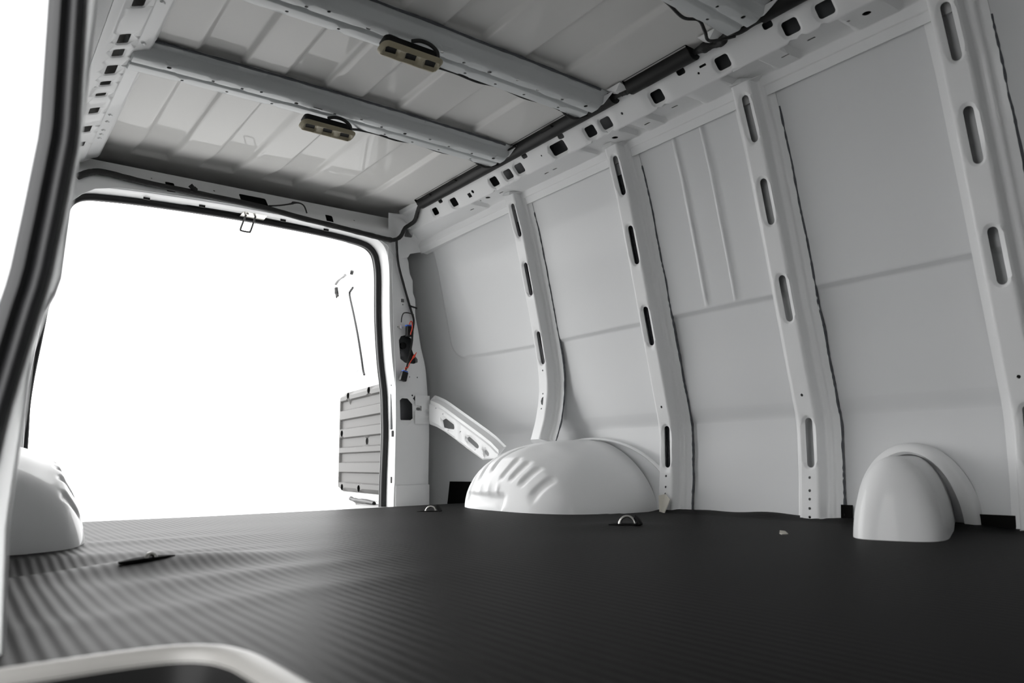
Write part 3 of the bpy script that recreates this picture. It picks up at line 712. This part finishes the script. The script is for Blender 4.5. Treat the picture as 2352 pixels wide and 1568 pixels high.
# ------------------------------------------------------------------ dome lamps
def lamp(yc, label):
    root = empty('dome_lamp', (.917, yc, 1.262)); thing(root, label, 'lamp', 'dome lamps on the roof bows')
    tilt = Matrix.Rotation(math.radians(-14), 4, 'X')
    T = lambda u, v, d: Vector((.917, yc, 1.256))+tilt @ Vector((u, v, d))
    oute = rrect(0, 0, .186, .056, .020, 6)
    hs = [([(cx-.019, -.011), (cx+.013, -.012), (cx+.018, .010), (cx-.012, .012)], True) for cx in (-.060, 0, .060)]
    def bf(u, v, d):
        e = pdist((u, v), oute)
        return T(u, v, d+.008*(1-sstep(0, .006, e))-.0025*math.exp(-((e-.009)/.0025)**2))
    o = plate('bezel', oute, hs, bf, TAN, None, cols=frange(-.09, .09, .006), rows=frange(-.026, .026, .004), lip=.007, lipw=.004, solid=.002, smooth=50); adopt(root, o); bez = o
    for cx in (-.060, 0, .060):
        V_ = [T(cx+a*.024, b*.017, .009) for a, b in ((-1, -1), (1, -1), (1, 1), (-1, 1))]+[T(cx+a*.024, b*.017, .013) for a, b in ((-1, -1), (1, -1), (1, 1), (-1, 1))]
        o = obj('lens', V_, [(3, 2, 1, 0), (4, 5, 6, 7), (0, 1, 5, 4), (1, 2, 6, 5), (2, 3, 7, 6), (3, 0, 4, 7)], LENS, bez, 0)
    P = rrect(0, .002, .166, .048, .012, 5); n = len(P)
    V_ = [T(u, v, .006) for u, v in P]+[T(u, v, .034) for u, v in P]
    o = obj('housing', V_, [tuple(range(n))[::-1], tuple(range(n, 2*n))]+[(i, (i+1) % n, (i+1) % n+n, i+n) for i in range(n)], BLACKP, None, 40); adopt(root, o)
    o = tube('cable', [T(-.01, -.030, .030), T(.015, -.036, .036), T(.045, -.036, .034), T(.066, -.032, .022), T(.072, -.022, .010)], .0055, TAPE, None, seg=8, sm=6); adopt(root, o)
lamp(2.232, 'tan dome lamp with three lenses under the rearmost roof bow')
lamp(1.672, 'larger nearer tan dome lamp under the middle roof bow')
# lamp feed wires along the bows
for yc, label in ((2.222, 'thin black lamp wire hanging along the rearmost roof bow'), (1.705, 'thin black lamp wire running along the middle roof bow')):
    pts = [(1.005, yc+.035, 1.298), (1.05, yc+.060, 1.316), (1.12, yc+.069, 1.324), (1.20, yc+.072, 1.322), (1.28, yc+.069, 1.328), (1.38, yc+.071, 1.322), (1.47, yc+.068, 1.326), (1.53, yc+.064, 1.318), (1.555, yc+.064, 1.308), (1.59, yc+.062, 1.306), (1.64, yc+.05, 1.325)]
    t_ = tube('lamp_wire', pts, .0042, TAPE, None, seg=6, sm=6); thing(t_, label, 'cable', 'lamp wires')
t_ = tube('lamp_wire', [(1.30, 1.155, 1.325), (1.38, 1.17, 1.328), (1.45, 1.18, 1.318), (1.50, 1.17, 1.324), (1.53, 1.175, 1.305), (1.57, 1.19, 1.298), (1.64, 1.16, 1.322)], .0045, TAPE, None, seg=6, sm=6)
thing(t_, 'black lamp wire dangling from the nearest roof bow at the top', 'cable', 'lamp wires')

# ------------------------------------------------------------------ black conduit covers along the roof rail
def conduit(y0, y1, label):
    P = []
    for k in range(11):
        a = PI*(.10+1.25*k/10); P.append((1.643+.027*math.cos(-a)*1.0, 1.350+.029*math.sin(-a)))
    P = [(1.672, 1.356)]+P+[(1.606, 1.353)]
    o = grid('conduit_cover', range(len(P)), frange(y0, y1, .08), lambda k, y: (P[k][0], y, P[k][1]), BLACKP, None, solid=.002, smooth=60)
    thing(o, label, 'cable cover', 'conduit covers on the roof rail')
    n = len(P); 
    for y in (y0, y1): obj('end_cap', [(a, y, b) for a, b in P], [tuple(range(n))], BLACKP, o, 0, solid=.002)
    for yy in frange(y0+.1, y1-.1, .22)[:8]:
        if y1-y0 > .5: box('clip_tab', (1.606, yy-.03, 1.338), (1.624, yy+.03, 1.343), BLACKP, o)
conduit(1.635, 2.885, 'long black conduit cover on the roof rail nearest the rear opening')
conduit(1.305, 1.560, 'short middle black conduit cover between two gaps on the roof rail')
conduit(.30, 1.075, 'black conduit cover at the top edge of the photo on the rail')
for yb in (1.595, 1.225):
    obj('rail_bracket', [(1.600, yb-.03, 1.350), (1.600, yb+.03, 1.350), (1.655, yb+.03, 1.345), (1.655, yb-.03, 1.345), (1.612, yb, 1.336)], [(0, 1, 4), (1, 2, 4), (2, 3, 4), (3, 0, 4)], PAINT, wr, 0, solid=.002)
def hz_cable(name, pts, r, label, **k):
    t_ = tube(name, pts, r, TAPE, None, **k); thing(t_, label, 'cable'); return t_
hz_cable('wiring_harness', [(1.645, 1.05, 1.345), (1.648, 1.12, 1.335), (1.640, 1.18, 1.342), (1.650, 1.22, 1.333), (1.642, 1.27, 1.340), (1.645, 1.33, 1.345)], lambda t: .011+.003*math.sin(t*26), 'taped black harness bared between the two nearer conduit covers', sm=8, jitter=.25)
hz_cable('wiring_harness', [(1.645, 1.54, 1.346), (1.648, 1.575, 1.340), (1.643, 1.61, 1.344), (1.645, 1.65, 1.346)], .011, 'taped black harness bared in the small gap by the middle bow', sm=8, jitter=.25)
# harness over the header
hp = [(.30, 3.075, 1.235), (.34, 3.080, 1.262), (.39, 3.080, 1.272), (.527, 3.080, 1.263), (.738, 3.080, 1.259), (.986, 3.080, 1.252), (1.159, 3.080, 1.237), (1.301, 3.078, 1.228), (1.472, 3.074, 1.215), (1.56, 3.070, 1.208), (1.603, 3.066, 1.211), (1.632, 3.060, 1.232), (1.648, 3.050, 1.270), (1.665, 3.03, 1.287), (1.672, 3.000, 1.298), (1.662, 2.96, 1.318), (1.650, 2.92, 1.335), (1.645, 2.87, 1.345)]
hh_ = hz_cable('wiring_harness', hp, lambda t: .0125 if t < .56 else .0095, 'thick black harness draped along the header above the rear opening', sm=6, jitter=.12)
tube('connector_tail', [(.716, 3.075, 1.268), (.70, 3.070, 1.276), (.69, 3.068, 1.284)], .010, BLACKP, hh_, seg=8, sm=4, jitter=.3)
tube('loop_wire', [(1.008, 3.075, 1.262), (1.06, 3.072, 1.274), (1.105, 3.072, 1.290), (1.117, 3.072, 1.297), (1.145, 3.072, 1.300), (1.165, 3.074, 1.290), (1.178, 3.076, 1.262)], lambda t: .0035+.003*math.exp(-((t-.45)/.10)**2), TAPE, hh_, seg=6, sm=6)
# harness down the post, connectors
pp = [(1.612, 3.065, 1.212), (1.626, 3.08, 1.135), (1.638, 3.084, 1.084), (1.662, 3.086, 1.013), (1.690, 3.088, .933), (1.706, 3.088, .888), (1.720, 3.086, .841), (1.711, 3.080, .788), (1.708, 3.080, .736), (1.697, 3.078, .684), (1.684, 3.075, .632), (1.672, 3.072, .600)]
ph_ = hz_cable('wiring_harness', pp, lambda t: .0062-.002*t, 'thin black harness with orange tags hanging down the rear post', sm=6, jitter=.12)
tube('ground_lead', [(1.718, 3.084, .868), (1.683, 3.080, .873), (1.662, 3.080, .868), (1.654, 3.082, .848), (1.654, 3.086, .825)], .0026, TAPE, ph_, seg=6)
V_, F_ = tube_data([(1.654, 3.092, .803), (1.654, 3.086, .803)], .009, 14); obj('ring_terminal', V_, F_, STEEL, ph_)
ca = box('connector', (1.671, 3.055, .757), (1.697, 3.080, .806), BLACKP, ph_, bevel=.003)
box('connector_lock', (1.668, 3.058, .806), (1.699, 3.076, .812), BLUE, ca)
cb = box('connector', (-.016, -.012, -.022), (.016, .012, .022), BLACKP, ph_, bevel=.004); cb.location = (1.661, 3.072, .570); cb.rotation_euler = (0, math.radians(14), 0)
cl = box('connector_lock', (-.012, -.010, .022), (.012, .010, .027), BLUE, cb)
tube('orange_tag', [(1.676, 3.05, .812), (1.681, 3.046, .826), (1.689, 3.046, .822), (1.690, 3.046, .795), (1.684, 3.046, .775), (1.682, 3.046, .764)], .0026, RED, ph_, seg=6)
tube('orange_tag', [(1.667, 3.06, .600), (1.660, 3.056, .604), (1.666, 3.056, .612), (1.673, 3.056, .608), (1.687, 3.056, .637), (1.703, 3.056, .660), (1.719, 3.056, .684)], lambda t: .0022+.0045*math.exp(-((t-.86)/.05)**2), RED, ph_, seg=6)
tube('cable_clip', [(1.688, 3.078, .912), (1.700, 3.076, .905), (1.735, 3.085, .902)], .004, BLACKP, ph_, seg=6)

# ------------------------------------------------------------------ door striker on the header
st = empty('door_striker', (.97, 3.17, 1.243)); thing(st, 'zinc wire door striker hanging from the middle of the rear header', 'striker')
o = obj('base_plate', [(.925, 3.140, 1.240), (1.028, 3.140, 1.240), (1.028, 3.200, 1.232), (.925, 3.200, 1.232), (.925, 3.140, 1.244), (1.028, 3.140, 1.244), (1.028, 3.200, 1.236), (.925, 3.200, 1.236)], [(3, 2, 1, 0), (4, 5, 6, 7), (0, 1, 5, 4), (1, 2, 6, 5), (2, 3, 7, 6), (3, 0, 4, 7)], STEEL, None, 0, bevel=.001); adopt(st, o)
o = tube('striker_loop', [(.945, 3.170, 1.238), (.938, 3.172, 1.215), (.926, 3.175, 1.172), (.930, 3.175, 1.165), (.960, 3.175, 1.164), (.968, 3.175, 1.170), (.980, 3.172, 1.215), (.985, 3.170, 1.236)], .0042, DSTEEL, None, seg=8, sm=5); adopt(st, o)
V_, F_ = tube_data([(.946, 3.158, 1.241), (.946, 3.158, 1.234)], .007, 8); o = obj('bolt', V_, F_, STEEL, None); adopt(st, o)

# ------------------------------------------------------------------ tie-down rings in the mat
def tie(x, y, rz, label, rr=.020, slit=.05):
    z = mat_z(x, y)
    root = empty('tie_down', (x, y, z)); root.rotation_euler.z = rz; thing(root, label, 'tie-down', 'tie-down rings in the mat')
    V_ = [(-slit, -.006, .001), (-.02, -.012, .003), (.02, -.012, .003), (slit*.7, -.006, .002), (slit*.7, .004, .002), (.02, .012, .003), (-.02, .012, .003), (-slit, .0, .001)]
    obj('slit_cup', V_, [tuple(range(8))], POCKM, root, 0, solid=.004)
    pts = [(math.cos(a)*rr, .004*math.sin(a), math.sin(a)*rr*1.05) for a in frange(-.2, PI+.2, .2)]
    tube('ring', pts, .0036, STEEL, root, seg=8, sm=1)
    if rr > .01: obj('mat_lip', [(.028, -.02, .002), (slit*.8, -.004, .002), (slit*.75, .022, .012), (.024, .024, .024), (.018, 0, .018)], [(0, 1, 2, 3, 4)], MATM, root, 0, solid=.003)
tie(1.462, 1.462, math.radians(-38), 'steel tie-down ring upright in the mat beside the wheel housing', .021)
tie(1.425, 2.420, math.radians(-30), 'steel tie-down ring at the foot of the rear corner post', .018)
tie(.305, 1.485, math.radians(20), 'steel tie-down ring lifting a slit in the striped mat at left', .009, .06)

# ------------------------------------------------------------------ step well below the lens
sw = empty('step_well', (.1, .6, 0)); thing(sw, 'blurred black step well with pale rounded rim in the near corner', 'step well')
def rim(i, k):
    p = PT[int(i)]; t = (PT[min(npth-1, int(i)+1)]-PT[max(0, int(i)-1)]).normalized(); nn = Vector((t.y, -t.x, 0))   # towards the well
    o_, z = [(-.018, -.004), (-.013, .006), (-.007, .009), (.0, .009), (.006, .006), (.010, .001), (.0115, -.004)][int(k)]
    return p+nn*o_+Vector((0, 0, z))
o = grid('rim', range(npth), range(7), rim, RIMM, None, smooth=60); adopt(sw, o)
def wellf(i, k):
    p = PT[int(i)]; t = (PT[min(npth-1, int(i)+1)]-PT[max(0, int(i)-1)]).normalized(); nn = Vector((t.y, -t.x, 0))
    o_, z = [(.011, -.002), (.016, -.03), (.040, -.22), (.055, -.30)][int(k)]
    return p+nn*o_+Vector((0, 0, z))
o = grid('riser', range(npth), range(4), wellf, WELLM, None, smooth=50); adopt(sw, o)
o = box('tread', (-.12, FRONT, -.32), (.27, .85, -.29), WELLM); adopt(sw, o)

# small litter on the mat
sc = obj('plastic_scrap', [(1.556, 1.060, .005), (1.574, 1.056, .005), (1.578, 1.066, .010), (1.566, 1.072, .012), (1.558, 1.068, .007)], [(0, 1, 2, 3, 4)], CREAM, None, 0, solid=.002)
thing(sc, 'tiny pale plastic scrap lying on the dark mat', 'scrap')
bpy.context.view_layer.update()
